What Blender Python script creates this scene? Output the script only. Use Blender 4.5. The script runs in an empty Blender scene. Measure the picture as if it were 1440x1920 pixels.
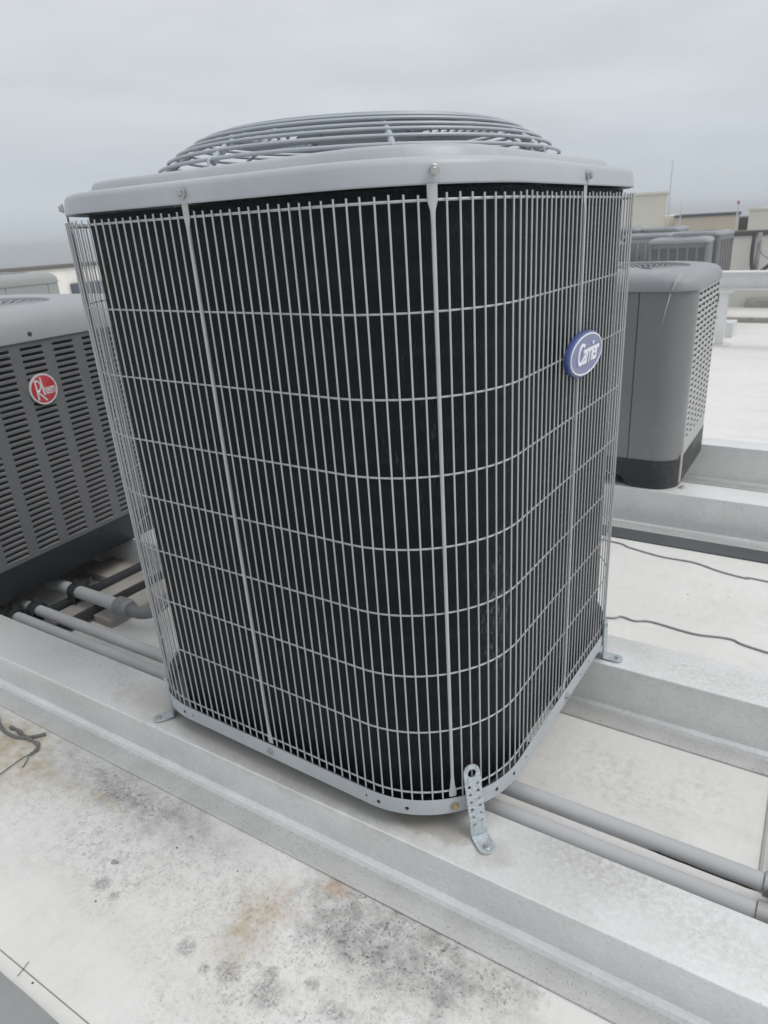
import bpy, bmesh, math, random
from mathutils import Vector, Matrix
random.seed(7)
PI = math.pi
S = bpy.context.scene
C = S.collection

# ------------------------------------------------------------------ camera
CAM = Vector((0.7508, -1.0438, 0.8804))
yaw, pitch, roll, FPX = 2.1603, -0.3951, -0.0558, 1296.63
fw = Vector((math.cos(pitch)*math.cos(yaw), math.cos(pitch)*math.sin(yaw), math.sin(pitch)))
rt = Vector((math.sin(yaw), -math.cos(yaw), 0)); up = rt.cross(fw)
rt2 = rt*math.cos(roll) + up*math.sin(roll); up2 = -rt*math.sin(roll) + up*math.cos(roll)
cd = bpy.data.cameras.new('camera'); cam = bpy.data.objects.new('camera', cd); C.objects.link(cam)
cam.matrix_world = Matrix(((rt2.x, up2.x, -fw.x, CAM.x), (rt2.y, up2.y, -fw.y, CAM.y), (rt2.z, up2.z, -fw.z, CAM.z), (0, 0, 0, 1)))
cd.sensor_fit = 'VERTICAL'; cd.sensor_height = 24; cd.lens = FPX/1920*24
cd.shift_x = (720-763.94)/1920; cd.shift_y = (963.6-960)/1920
cd.clip_start = 0.02; cd.clip_end = 20000
cd.dof.use_dof = True; cd.dof.focus_distance = 0.95; cd.dof.aperture_fstop = 7.0
S.camera = cam

# ------------------------------------------------------------------ world: overcast sky
SUN_EL, SUN_AZ = math.radians(56), math.radians(78)
w = bpy.data.worlds.new('World'); S.world = w; w.use_nodes = True
nt = w.node_tree; nt.nodes.clear()
def wn(t, **k):
    n = nt.nodes.new(t)
    for a, v in k.items(): setattr(n, a, v)
    return n
out = wn('ShaderNodeOutputWorld'); bg = wn('ShaderNodeBackground')
tc = wn('ShaderNodeTexCoord'); sep = wn('ShaderNodeSeparateXYZ'); nt.links.new(tc.outputs['Generated'], sep.inputs[0])
ramp = wn('ShaderNodeValToRGB'); nt.links.new(sep.outputs['Z'], ramp.inputs[0])
cr = ramp.color_ramp; cr.interpolation = 'EASE'
cr.elements[0].position = 0.0; cr.elements[0].color = (0.53, 0.595, 0.655, 1)
cr.elements[1].position = 1.0; cr.elements[1].color = (0.92, 0.94, 0.96, 1)
for pos, col in ((0.05, (0.575, 0.63, 0.685)), (0.15, (0.655, 0.69, 0.73)), (0.30, (0.715, 0.738, 0.768)), (0.6, (0.83, 0.85, 0.875))):
    e = cr.elements.new(pos); e.color = (*col, 1)
mp = wn('ShaderNodeMapping'); mp.inputs['Scale'].default_value = (1.6, 1.6, 7.0); nt.links.new(tc.outputs['Generated'], mp.inputs[0])
cn = wn('ShaderNodeTexNoise'); cn.inputs['Scale'].default_value = 2.3; cn.inputs['Detail'].default_value = 7; cn.inputs['Roughness'].default_value = .5
nt.links.new(mp.outputs[0], cn.inputs['Vector'])
cm = wn('ShaderNodeMapRange'); cm.inputs['From Min'].default_value = .3; cm.inputs['From Max'].default_value = .7; cm.inputs['To Min'].default_value = .92; cm.inputs['To Max'].default_value = 1.06
nt.links.new(cn.outputs['Fac'], cm.inputs[0])
mulc = wn('ShaderNodeVectorMath', operation='SCALE'); nt.links.new(ramp.outputs[0], mulc.inputs[0]); nt.links.new(cm.outputs[0], mulc.inputs['Scale'])
sky = wn('ShaderNodeTexSky', sky_type='NISHITA'); sky.sun_disc = False; sky.sun_elevation = SUN_EL; sky.sun_rotation = SUN_AZ
sksc = wn('ShaderNodeVectorMath', operation='SCALE'); sksc.inputs['Scale'].default_value = 0.08; nt.links.new(sky.outputs[0], sksc.inputs[0])
mx = wn('ShaderNodeMix', data_type='RGBA'); mx.inputs['Factor'].default_value = 0.93
nt.links.new(sksc.outputs[0], mx.inputs['A']); nt.links.new(mulc.outputs[0], mx.inputs['B'])
nt.links.new(mx.outputs['Result'], bg.inputs[0]); bg.inputs[1].default_value = 0.975
nt.links.new(bg.outputs[0], out.inputs[0])
sd = bpy.data.lights.new('sun', 'SUN'); sd.energy = 1.5; sd.angle = math.radians(30); sd.color = (1, .97, .93)
so = bpy.data.objects.new('sun', sd); C.objects.link(so)
sdir = Vector((math.sin(SUN_AZ)*math.cos(SUN_EL), math.cos(SUN_AZ)*math.cos(SUN_EL), math.sin(SUN_EL)))
so.rotation_euler = sdir.to_track_quat('Z', 'Y').to_euler(); so.location = sdir*30
S.view_settings.view_transform = 'Standard'; S.view_settings.look = 'None'; S.view_settings.exposure = 0.06; S.view_settings.gamma = 1
S.cycles.max_bounces = 8; S.cycles.use_denoising = True

# ------------------------------------------------------------------ node material helper
class M:
    def __init__(s, name, col=(.5, .5, .5), rough=.5, metal=0.0, spec=.5, coat=0):
        s.m = bpy.data.materials.new(name); s.m.use_nodes = True; s.t = s.m.node_tree
        s.b = s.t.nodes['Principled BSDF']; s.b.inputs['Base Color'].default_value = (*col, 1)
        s.b.inputs['Roughness'].default_value = rough; s.b.inputs['Metallic'].default_value = metal
        s.b.inputs['Specular IOR Level'].default_value = spec; s.b.inputs['Coat Weight'].default_value = coat
        s.c = col; s.pos = None
    def n(s, t, **k):
        x = s.t.nodes.new(t)
        for a, v in k.items(): setattr(x, a, v)
        return x
    def put(s, sock, v):
        if isinstance(v, (int, float)): sock.default_value = v
        elif isinstance(v, tuple): sock.default_value = (*v, 1) if len(sock.default_value) == 4 else v
        else: s.t.links.new(v, sock)
    def P(s, world=True):
        if world: return s.n('ShaderNodeNewGeometry').outputs['Position']
        return s.n('ShaderNodeTexCoord').outputs['Object']
    def noise(s, vec, scale, detail=4, rough=.55, lo=.35, hi=.65, stretch=None):
        if stretch:
            mp = s.n('ShaderNodeMapping'); mp.inputs['Scale'].default_value = stretch; s.put(mp.inputs[0], vec); vec = mp.outputs[0]
        x = s.n('ShaderNodeTexNoise'); x.inputs['Scale'].default_value = scale; x.inputs['Detail'].default_value = detail; x.inputs['Roughness'].default_value = rough
        s.put(x.inputs['Vector'], vec); return s.rng(x.outputs['Fac'], lo, hi)
    def rng(s, v, lo, hi, a=0., b=1.):
        x = s.n('ShaderNodeMapRange'); x.clamp = True; s.put(x.inputs[0], v)
        for i, q in enumerate((lo, hi, a, b)): x.inputs[1+i].default_value = q
        return x.outputs[0]
    def math(s, op, a, b=0.):
        x = s.n('ShaderNodeMath', operation=op); s.put(x.inputs[0], a); s.put(x.inputs[1], b); return x.outputs[0]
    def mul(s, *v):
        r = v[0]
        for q in v[1:]: r = s.math('MULTIPLY', r, q)
        return r
    def add(s, a, b): return s.math('ADD', a, b)
    def mix(s, f, a, b):
        x = s.n('ShaderNodeMix', data_type='RGBA'); s.put(x.inputs['Factor'], f); s.put(x.inputs['A'], a); s.put(x.inputs['B'], b); return x.outputs['Result']
    def blob(s, vec, c, r, soft=1.0, wob=None):
        """1 inside an ellipse at c with radii r, fading to 0"""
        a = s.n('ShaderNodeVectorMath', operation='SUBTRACT'); s.put(a.inputs[0], vec); a.inputs[1].default_value = c
        d = s.n('ShaderNodeVectorMath', operation='DIVIDE'); s.put(d.inputs[0], a.outputs[0]); d.inputs[1].default_value = r
        l = s.n('ShaderNodeVectorMath', operation='LENGTH'); s.put(l.inputs[0], d.outputs[0])
        v = l.outputs['Value']
        if wob is not None: v = s.add(v, wob)
        return s.rng(v, 1+soft*.5, 1-soft*.5)
    def color(s, v): s.put(s.b.inputs['Base Color'], v); return s
    def rough(s, v): s.put(s.b.inputs['Roughness'], v); return s
    def bump(s, h, strength=.3, dist=.001):
        x = s.n('ShaderNodeBump'); x.inputs['Strength'].default_value = strength; x.inputs['Distance'].default_value = dist
        s.put(x.inputs['Height'], h); s.put(s.b.inputs['Normal'], x.outputs[0]); return s

def worn(name, col, rough=.5, metal=0., var=.12, scale=18, bump=.05, dirt=None, spec=.5, grain=0, coat=0):
    """painted or bare metal with soft mottling, dust and fine grain"""
    m = M(name, col, rough, metal, spec, coat); p = m.P(False)
    big = m.noise(p, scale*.25, 5); fine = m.noise(p, scale*8, 3)
    dk = tuple(c*(1-var) for c in col); lt = tuple(min(1, c*(1+var*.7)) for c in col)
    c = m.mix(big, dk, lt); c = m.mix(m.mul(fine, .35), c, dk)
    if dirt: c = m.mix(m.mul(m.noise(p, scale*.6, 6, .7, .52, .78), .55), c, dirt)
    m.color(c); m.rough(m.rng(big, 0, 1, rough*.85, min(1, rough*1.15)))
    if bump: m.bump(m.noise(p, grain or scale*20, 3), bump, .001)
    return m.m

# ------------------------------------------------------------------ mesh helpers
def mesh(name, bm, mat, smooth=True, ang=35):
    bm.normal_update()
    me = bpy.data.meshes.new(name); bm.to_mesh(me); bm.free()
    for q in (mat if isinstance(mat, (list, tuple)) else [mat]): me.materials.append(q)
    if smooth:
        for f in me.polygons: f.use_smooth = True
        me.set_sharp_from_angle(angle=math.radians(ang))
    return me
def link(name, data, parent=None, loc=None, rot=None, sc=None):
    o = bpy.data.objects.new(name, data); C.objects.link(o)
    if parent is not None: o.parent = parent
    if loc is not None: o.location = loc
    if rot is not None: o.rotation_euler = rot
    if sc is not None: o.scale = sc
    return o
def obj(name, bm, mat, parent=None, loc=None, rot=None, smooth=True, ang=35):
    return link(name, mesh(name, bm, mat, smooth, ang), parent, loc, rot)
def tag(o, label, cat, group=None):
    o['label'] = label; o['category'] = cat
    if group: o['group'] = group
    return o
def struct(o): o['kind'] = 'structure'; return o
def thing(name, label, cat, loc=(0, 0, 0), rz=0, group=None):
    return tag(link(name, None, None, loc, (0, 0, rz)), label, cat, group)
def B(): return bmesh.new()
def box(bm, x0, x1, y0, y1, z0, z1, bev=0, mi=0):
    v = [bm.verts.new(q) for q in ((x0,y0,z0),(x1,y0,z0),(x1,y1,z0),(x0,y1,z0),(x0,y0,z1),(x1,y0,z1),(x1,y1,z1),(x0,y1,z1))]
    fs = [bm.faces.new([v[i] for i in q]) for q in ((3,2,1,0),(4,5,6,7),(0,1,5,4),(1,2,6,5),(2,3,7,6),(3,0,4,7))]
    for f in fs: f.material_index = mi
    if bev:
        es = list({e for f in fs for e in f.edges})
        bmesh.ops.bevel(bm, geom=es, offset=bev, segments=2, profile=.6, affect='EDGES')
    return bm
def tube(bm, pts, r, n=8, closed=False, cap=True):
    pts = [Vector(q) for q in pts]; L = len(pts); rings = []
    rad = r if isinstance(r, (list, tuple)) else [r]*L
    prev = None
    for i, q in enumerate(pts):
        if closed: t = pts[(i+1) % L]-pts[i-1]
        else: t = pts[min(i+1, L-1)]-pts[max(i-1, 0)]
        t.normalize()
        if prev is None:
            a = Vector((0, 0, 1)) if abs(t.z) < .9 else Vector((1, 0, 0))
            u = t.cross(a).normalized()
        else:
            u = prev - t*prev.dot(t); u.normalize()
        prev = u; v = t.cross(u)
        rings.append([bm.verts.new(q+(u*math.cos(2*PI*k/n)+v*math.sin(2*PI*k/n))*rad[i]) for k in range(n)])
    for i in range(L if closed else L-1):
        A, D = rings[i], rings[(i+1) % L]
        for k in range(n): bm.faces.new((A[k], A[(k+1) % n], D[(k+1) % n], D[k]))
    if cap and not closed:
        bm.faces.new(rings[0][::-1]); bm.faces.new(rings[-1])
    return bm
def loft(bm, loops, mi=0, closed=True):
    R = [[bm.verts.new(q) for q in l] for l in loops]; n = len(R[0])
    for A, D in zip(R, R[1:]):
        for k in range(n if closed else n-1):
            f = bm.faces.new((A[k], A[(k+1) % n], D[(k+1) % n], D[k])); f.material_index = mi
    return R
def lathe(bm, prof, n=24, c=(0, 0)):
    R = [[bm.verts.new((c[0]+r*math.cos(2*PI*k/n), c[1]+r*math.sin(2*PI*k/n), z)) for k in range(n)] for r, z in prof]
    for A, D in zip(R, R[1:]):
        for k in range(n): bm.faces.new((A[k], A[(k+1) % n], D[(k+1) % n], D[k]))
    bm.faces.new(R[0][::-1]); bm.faces.new(R[-1])
    return bm
def rpol(hx, hy, r, th):
    """polar radius of a rounded rectangle"""
    c, s = abs(math.cos(th)), abs(math.sin(th))
    t = min(hx/c if c > 1e-9 else 1e9, hy/s if s > 1e-9 else 1e9)
    x, y = t*c, t*s
    if x > hx-r and y > hy-r:
        cx, cy = hx-r, hy-r; bq = c*cx+s*cy; cc = cx*cx+cy*cy-r*r
        t = bq+math.sqrt(max(0, bq*bq-cc))
    return t
def oval(hx, hy, r, z, n=160):
    o = []
    for k in range(n):
        th = 2*PI*(k+.5)/n; q = rpol(hx, hy, r, th); o.append((q*math.cos(th), q*math.sin(th), z))
    return o
def circ(R, z, n=160): return [(R*math.cos(2*PI*(k+.5)/n), R*math.sin(2*PI*(k+.5)/n), z) for k in range(n)]
def bezier(pts, n=8):
    pts = [Vector(q) for q in pts]; o = []
    for i in range(len(pts)-1):
        p0, p1, p2, p3 = pts[max(i-1, 0)], pts[i], pts[i+1], pts[min(i+2, len(pts)-1)]
        for k in range(n):
            t = k/n; o.append(.5*((2*p1)+(p2-p0)*t+(2*p0-5*p1+4*p2-p3)*t*t+(3*p1-p0-3*p2+p3)*t**3))
    return o+[pts[-1]]
def frame(normal, upv=Vector((0, 0, 1))):
    """rotation whose local z = normal, local y as close to up as possible"""
    z = Vector(normal).normalized(); x = Vector(upv).cross(z).normalized(); y = z.cross(x)
    return Matrix((x, y, z)).transposed().to_euler()
def flat_mesh(name, outline, holes, thick, mat):
    """extruded flat plate with real holes, lying in xy"""
    cu = bpy.data.curves.new(name, 'CURVE'); cu.dimensions = '2D'; cu.fill_mode = 'BOTH'; cu.extrude = thick/2; cu.bevel_depth = thick*.12
    for lp in [outline]+holes:
        sp = cu.splines.new('POLY'); sp.points.add(len(lp)-1); sp.use_cyclic_u = True
        for q, pt in zip(sp.points, lp): q.co = (pt[0], pt[1], 0, 1)
    o = bpy.data.objects.new('tmp', cu); C.objects.link(o)
    dg = bpy.context.evaluated_depsgraph_get(); me = bpy.data.meshes.new_from_object(o.evaluated_get(dg))
    bpy.data.objects.remove(o); bpy.data.curves.remove(cu)
    me.name = name; me.materials.clear(); me.materials.append(mat); return me
def text_mesh(body, size, mat, extrude=.0006, shear=0., offset=0., space=1.0):
    cu = bpy.data.curves.new('txt', 'FONT'); cu.body = body; cu.size = size; cu.align_x = 'CENTER'; cu.align_y = 'CENTER'
    cu.extrude = extrude; cu.shear = shear; cu.offset = offset; cu.space_character = space
    o = bpy.data.objects.new('tmp', cu); C.objects.link(o)
    dg = bpy.context.evaluated_depsgraph_get(); me = bpy.data.meshes.new_from_object(o.evaluated_get(dg))
    bpy.data.objects.remove(o); bpy.data.curves.remove(cu)
    me.materials.clear(); me.materials.append(mat); return me

# ------------------------------------------------------------------ materials
def RZ(y): return -.100-.024*(y+.45)      # the roof falls gently away
def roof_material():
    m = M('white_roof_membrane', (.7, .7, .69), .55, spec=.35); p0 = m.P(True)
    fl = m.n('ShaderNodeVectorMath', operation='MULTIPLY'); m.put(fl.inputs[0], p0); fl.inputs[1].default_value = (1, 1, 0); p = fl.outputs[0]
    wob = m.noise(p, 24, 5, .65, .2, .8); wobs = m.math('SUBTRACT', m.mul(wob, 1.5), .75)
    wob2 = m.noise(p, 9, 5, .65, .2, .8); wobb = m.math('SUBTRACT', m.mul(wob2, 1.6), .8)
    big = m.noise(p, 1.1, 5, .6, .3, .7); mid = m.noise(p, 7, 5, .6, .35, .7)
    c = m.mix(big, (.675, .67, .655), (.745, .742, .73)); c = m.mix(m.mul(mid, .35), c, (.585, .58, .56))
    brush = m.noise(p, 70, 3, .5, .3, .75, (1, .3, 1)); c = m.mix(m.mul(brush, .14), c, (.46, .46, .45))
    def near(cx, cy, rx, ry, soft=1.3, w_=None): return m.blob(p, (cx, cy, 0), (rx, ry, 1), soft, wobs if w_ is None else w_)
    def dots(scale, rmin, rmax):
        v = m.n('ShaderNodeTexVoronoi'); v.inputs['Scale'].default_value = scale; m.put(v.inputs['Vector'], p)
        s_ = m.n('ShaderNodeSeparateColor'); m.put(s_.inputs[0], v.outputs['Color'])
        lim = m.rng(m.math('POWER', s_.outputs[0], 2.5), 0, 1, rmin, rmax)
        wv = m.add(v.outputs['Distance'], m.rng(m.noise(p, scale*2.3, 3, .6, .2, .8), 0, 1, -.12, .12))
        return m.rng(m.math('SUBTRACT', lim, wv), 0, .05)
    grime = m.math('MAXIMUM', near(.30, -.478, .16, .075, .9, wobb), near(-.30, -.50, .20, .04, 1.4, wobb))
    grime2 = m.math('MAXIMUM', near(.22, -.57, .32, .13, 1.4, wobb), near(-.20, -.58, .28, .09, 1.6, wobb))
    c = m.mix(m.mul(grime, m.noise(p, 30, 6, .7, .26, .66), .82), c, (.20, .20, .195))
    c = m.mix(m.mul(grime2, m.noise(p, 52, 6, .7, .46, .74), .55), c, (.30, .30, .29))
    d1, d2 = dots(230, .0, .34), dots(120, -.12, .34)
    both = m.math('MAXIMUM', grime, m.mul(grime2, .6))
    clus = m.noise(p, 16, 6, .75, .42, .66)
    spk = m.noise(p, 150, 8, .8, .525, .585); spk2 = m.noise(p, 80, 8, .8, .535, .60)
    c = m.mix(m.mul(spk, both, m.add(m.mul(clus, .7), .3), 1.0), c, (.055, .055, .055))
    c = m.mix(m.mul(spk2, both, clus, .8), c, (.09, .09, .09))
    c = m.mix(m.mul(d1, m.math('MAXIMUM', both, .05), .7), c, (.09, .09, .09))
    c = m.mix(m.mul(d2, m.math('MAXIMUM', both, .05), .6), c, (.11, .11, .11))
    for bx, by, r in ((.132, -.651, .017), (.205, -.646, .020), (.301, -.613, .017), (.055, -.658, .015), (.249, -.601, .009), (-.155, -.655, .013), (-.118, -.657, .009), (.19, -.62, .010), (.10, -.665, .009)):
        c = m.mix(m.mul(near(bx, by, r, r*.85, .8), m.noise(p, 170, 6, .8, .38, .60), .75), c, (.16, .16, .155))
    for bx, by, rx, ry, k, col in ((.110, -.570, .036, .060, .85, (.38, .29, .17)), (.183, -.462, .020, .014, .8, (.42, .22, .09)), (-.64, -.575, .13, .075, .95, (.40, .345, .215)), (-.47, -.555, .10, .022, .6, (.36, .29, .18)), (-.32, -.535, .05, .010, .5, (.42, .35, .18)), (-.72, -.53, .13, .05, .9, (.33, .285, .19))):
        c = m.mix(m.mul(near(bx, by, rx, ry), m.noise(p, 34, 6, .65, .25, .7), k), c, col)
    for bx, by, rx, ry, k in ((.56, -.01, .12, .05, .5), (.45, .06, .10, .04, .45), (.63, .07, .06, .04, .5), (.40, -.04, .08, .05, .35), (.50, .45, .2, .06, .3), (.60, .75, .2, .08, .3)):
        c = m.mix(m.mul(near(bx, by, rx, ry, 1.5, wobb), m.noise(p, 60, 7, .78, .44, .66), k), c, (.38, .37, .355))
    c = m.mix(m.mul(m.noise(p, 2.2, 6, .7, .54, .78, (.5, 2.2, 1)), .40), c, (.42, .41, .39))
    c = m.mix(m.mul(m.noise(p, 14, 6, .75, .56, .72), m.noise(p, 120, 3, .6, .35, .65), .32), c, (.36, .35, .335))
    m.color(c); m.bump(m.add(m.noise(p, 300, 3), m.mul(mid, 4)), .15, .001)
    return m.m
def beam_material(dark_flange=False):
    m = M('dark_speckled_rail_flange' if dark_flange else 'grey_white_rail_paint', (.62, .63, .63), .42, metal=.35, spec=.5); p = m.P(True)
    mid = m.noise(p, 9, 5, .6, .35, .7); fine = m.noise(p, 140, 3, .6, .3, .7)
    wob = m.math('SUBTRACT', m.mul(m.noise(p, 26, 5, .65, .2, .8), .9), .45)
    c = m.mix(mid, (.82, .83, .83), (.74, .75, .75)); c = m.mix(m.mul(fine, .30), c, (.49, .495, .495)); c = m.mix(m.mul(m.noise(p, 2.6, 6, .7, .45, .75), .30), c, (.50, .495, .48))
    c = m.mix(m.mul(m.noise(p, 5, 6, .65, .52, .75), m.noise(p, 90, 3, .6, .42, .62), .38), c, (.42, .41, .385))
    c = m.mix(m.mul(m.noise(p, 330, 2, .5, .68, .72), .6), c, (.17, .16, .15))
    if dark_flange: c = m.mix(m.add(m.mul(m.noise(p, 12, 6, .7, .3, .7), .35), .35), c, (.40, .395, .375)); c = m.mix(m.mul(m.noise(p, 240, 4, .7, .60, .66), .7), c, (.13, .125, .12))  # flange variant: darker, browner tone with fine dark speckles
    # pad outline left under the near corner, brown band under the pan edge
    c = m.mix(m.mul(m.blob(p, (.30, -.345, 0), (.075, .03, .02), .35, wob), .55), c, (.40, .36, .29))
    c = m.mix(m.mul(m.blob(p, (-.05, -.375, 0), (.34, .035, .02), .8, wob), .45), c, (.42, .39, .33))
    c = m.mix(m.mul(m.blob(p, (.402, -.352, 0), (.03, .024, .02), .8, wob), .28), c, (.30, .27, .24))
    for bc, br, k in (((.60, -.290, 0), (.13, .035, .02), .45), ((.53, -.315, 0), (.07, .03, .02), .35), ((.62, .255, 0), (.16, .05, .02), .40), ((-.60, -.34, 0), (.25, .04, .02), .30), ((.76, -.34, 0), (.10, .03, .02), .25)):
        c = m.mix(m.mul(m.blob(p, bc, br, 1.3, wob), m.noise(p, 110, 5, .75, .38, .62), k), c, (.36, .345, .32))
    c = m.mix(m.mul(m.blob(p, (-.35, -.36, 0), (.08, .05, .02), .9, wob), .35), c, (.46, .43, .37))
    m.color(c); m.rough(m.rng(mid, 0, 1, .34, .50)); m.bump(m.noise(p, 420, 2), .10, .0006)
    return m.m
def coil_material():
    m = M('black_coil_fins', (.012, .014, .016), .55, spec=.22); p = m.P(False)
    big = m.noise(p, 7, 6, .65, .5, .8); dust = m.noise(p, 150, 3, .6, .60, .70, (1, 1, .25)); rows = m.n('ShaderNodeTexWave'); rows.bands_direction = 'Z'
    rows.inputs['Scale'].default_value = 7; rows.inputs['Distortion'].default_value = .3; m.put(rows.inputs['Vector'], p)
    c = m.mix(m.mul(m.rng(rows.outputs['Fac'], .6, 1), .35), (.0042, .0064, .0082), (.013, .018, .022))
    c = m.mix(m.mul(big, dust, .45), c, (.13, .14, .15))
    wob = m.math('SUBTRACT', m.mul(m.noise(p, 40, 5, .7, .2, .8), 1.2), .6)
    sc = m.blob(p, (.352, -.235, .33), (.035, .030, .085), 1.2, wob)
    c = m.mix(m.mul(sc, m.noise(p, 150, 6, .8, .52, .66, (1, 1, .45)), .6), c, (.36, .38, .40))
    m.color(c)
    wv = m.n('ShaderNodeTexWave'); wv.bands_direction = 'DIAGONAL'; wv.inputs['Scale'].default_value = 120; mp = m.n('ShaderNodeMapping'); mp.inputs['Scale'].default_value = (1, 1, 0); m.put(mp.inputs[0], p); m.put(wv.inputs['Vector'], mp.outputs[0])
    m.bump(m.add(wv.outputs['Fac'], m.noise(p, 260, 2)), .5, .001)
    return m.m
def galv_material():
    m = M('galvanised_zinc', (.42, .46, .48), .45, metal=.55); p = m.P(False)
    v = m.n('ShaderNodeTexVoronoi'); v.inputs['Scale'].default_value = 260; m.put(v.inputs['Vector'], p)
    c = m.mix(m.rng(v.outputs['Distance'], .1, .7), (.60, .66, .69), (.42, .47, .50)); c = m.mix(m.mul(m.noise(p, 60, 5, .7, .5, .75), .5), c, (.22, .21, .19))
    m.color(c); m.bump(v.outputs['Distance'], .15, .001); return m.m
MAT = dict(
    roof=roof_material(), beam=beam_material(), beamflange=beam_material(True), coil=coil_material(), galv=galv_material(),
    unit=worn('light_grey_unit_paint', (.41, .437, .46), .40, var=.09, bump=.05, grain=700, spec=.45, dirt=(.31, .32, .32)),
    wire=worn('grey_coated_wire', (.48, .49, .50), .45, var=.12, bump=.05, dirt=(.33, .31, .28)),
    guard=worn('grey_fan_guard_wire', (.40, .44, .475), .38, var=.08, bump=.03),
    bolt=worn('zinc_bolt', (.50, .51, .50), .38, .6, var=.25, scale=120),
    tanbolt=worn('tan_corroded_bolt', (.42, .33, .22), .7, .0, var=.35, scale=160, bump=.3),
    panfloor=worn('dark_pan_floor', (.085, .095, .105), .35, var=.3, scale=25),  # floor given a darker blue grey than the rest of the pan
    dark=worn('matt_black', (.012, .012, .013), .75, var=.2),
    slot=worn('louver_gap_shade', (.020, .022, .024), .8, var=.2),
    hole=worn('dark_recess', (.03, .03, .032), .8, var=.2),
    rheem=worn('dark_grey_cabinet_paint', (.125, .128, .134), .45, var=.10, scale=12, bump=.05, dirt=(.12, .12, .12)),
    rheemcap=worn('grey_plastic_cap', (.31, .315, .335), .42, var=.07, scale=10, bump=.05),
    taupe=worn('taupe_grey_cabinet_paint', (.20, .205, .212), .42, var=.08, scale=9, bump=.04, dirt=(.27, .27, .265)),
    taupecap=worn('weathered_taupe_cap', (.29, .30, .315), .55, var=.10, scale=9, bump=.06, dirt=(.44, .44, .45), spec=.35),
    paleunit=worn('pale_green_grey_paint', (.30, .315, .312), .4, var=.06, scale=8),
    taupelouver=worn('pale_lit_louver_paint', (.42, .425, .42), .5, var=.10, scale=14, dirt=(.50, .49, .46)),  # light on the taupe unit's louvered side put into a paler colour
    blackbase=worn('black_plastic_base', (.016, .018, .021), .5, var=.2, scale=10, bump=.08),
    dustbase=worn('dusty_black_plastic_base', (.024, .027, .031), .5, var=.25, scale=10, bump=.1, dirt=(.12, .125, .13)),
    conduit=worn('grey_painted_conduit', (.46, .472, .485), .45, var=.12, scale=14, dirt=(.40, .385, .34), bump=.08),
    flex=worn('grey_flexible_conduit', (.22, .225, .235), .5, var=.1),
    darksteel=worn('dark_steel', (.055, .060, .065), .55, .2, var=.3, scale=30),
    steel=worn('bright_steel', (.46, .45, .44), .38, .7, var=.25, scale=40),
    block=worn('weathered_support_block', (.40, .38, .35), .85, var=.25, scale=20, bump=.3, dirt=(.24, .225, .20)),
    pad=worn('dark_matt_grey', (.085, .092, .10), .7, var=.2, scale=16),
    rubber=worn('black_rubber', (.02, .02, .02), .8),
    cable=worn('grey_cable', (.27, .28, .285), .6),
    oldcable=worn('weathered_cable', (.15, .15, .148), .8, var=.2),
    walk=worn('grey_walkway_pad', (.27, .285, .285), .8, var=.12, scale=30, bump=.2),
    oldseam=worn('pale_dirty_seam', (.42, .41, .39), .8),
    seam=worn('dirty_seam', (.30, .29, .28), .8),
    parapet=worn('cream_white_parapet', (.78, .765, .725), .8, var=.08, scale=2, dirt=(.5, .47, .42), bump=.1),
    capdark=worn('brown_grey_coping', (.13, .125, .12), .5, var=.15, scale=2),
    beige=worn('beige_stucco', (.80, .765, .655), .9, var=.05, scale=.6, bump=0),
    tan=worn('tan_stucco', (.66, .575, .47), .9, var=.06, scale=.6, bump=0),
    trim=worn('dark_trim', (.12, .13, .14), .7),
    mast=worn('hazy_grey_pole', (.62, .65, .68), .6),
    red=worn('red_lamp_plastic', (.5, .16, .15), .5),
    blue=worn('badge_blue', (.055, .085, .27), .3, var=.06, coat=.4, bump=0),
    bluef=worn('badge_blue_grey_face', (.155, .175, .335), .38, var=.06, coat=.3, bump=0),
    white=worn('badge_white', (.78, .80, .84), .35, var=.03, bump=0),
    silver=worn('badge_silver', (.62, .60, .60), .3, .3, var=.05, bump=0),
    redb=worn('badge_red', (.42, .035, .045), .3, var=.12, scale=60, coat=.4, bump=0),
    drop=worn('pale_dropping', (.54, .545, .55), .8, var=.3, scale=90),
    bluegrey=worn('blue_grey_panel', (.09, .11, .14), .6, scale=3),
    land=worn('distant_land', (.24, .26, .26), .95, var=.25, scale=.01, bump=0),
    sea=worn('distant_water', (.10, .13, .16), .5, var=.1, scale=.005, bump=0),
    citywall=worn('distant_pale_wall', (.72, .71, .69), .9, var=.1, scale=.1, bump=0),
)

# ------------------------------------------------------------------ setting: roof, ground, parapets
bm = B(); bmesh.ops.create_grid(bm, x_segments=1, y_segments=1, size=.5)
roof = struct(obj('roof', bm, MAT['roof'], loc=(-1.5, 2.1, RZ(2.1)), rot=(-math.atan(.024), 0, 0))); roof.scale = (17.4, 15.4, 1)
ground = B(); bmesh.ops.create_grid(ground, x_segments=1, y_segments=1, size=6000)
struct(obj('ground', ground, MAT['land'], loc=(0, 0, -30)))

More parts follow.
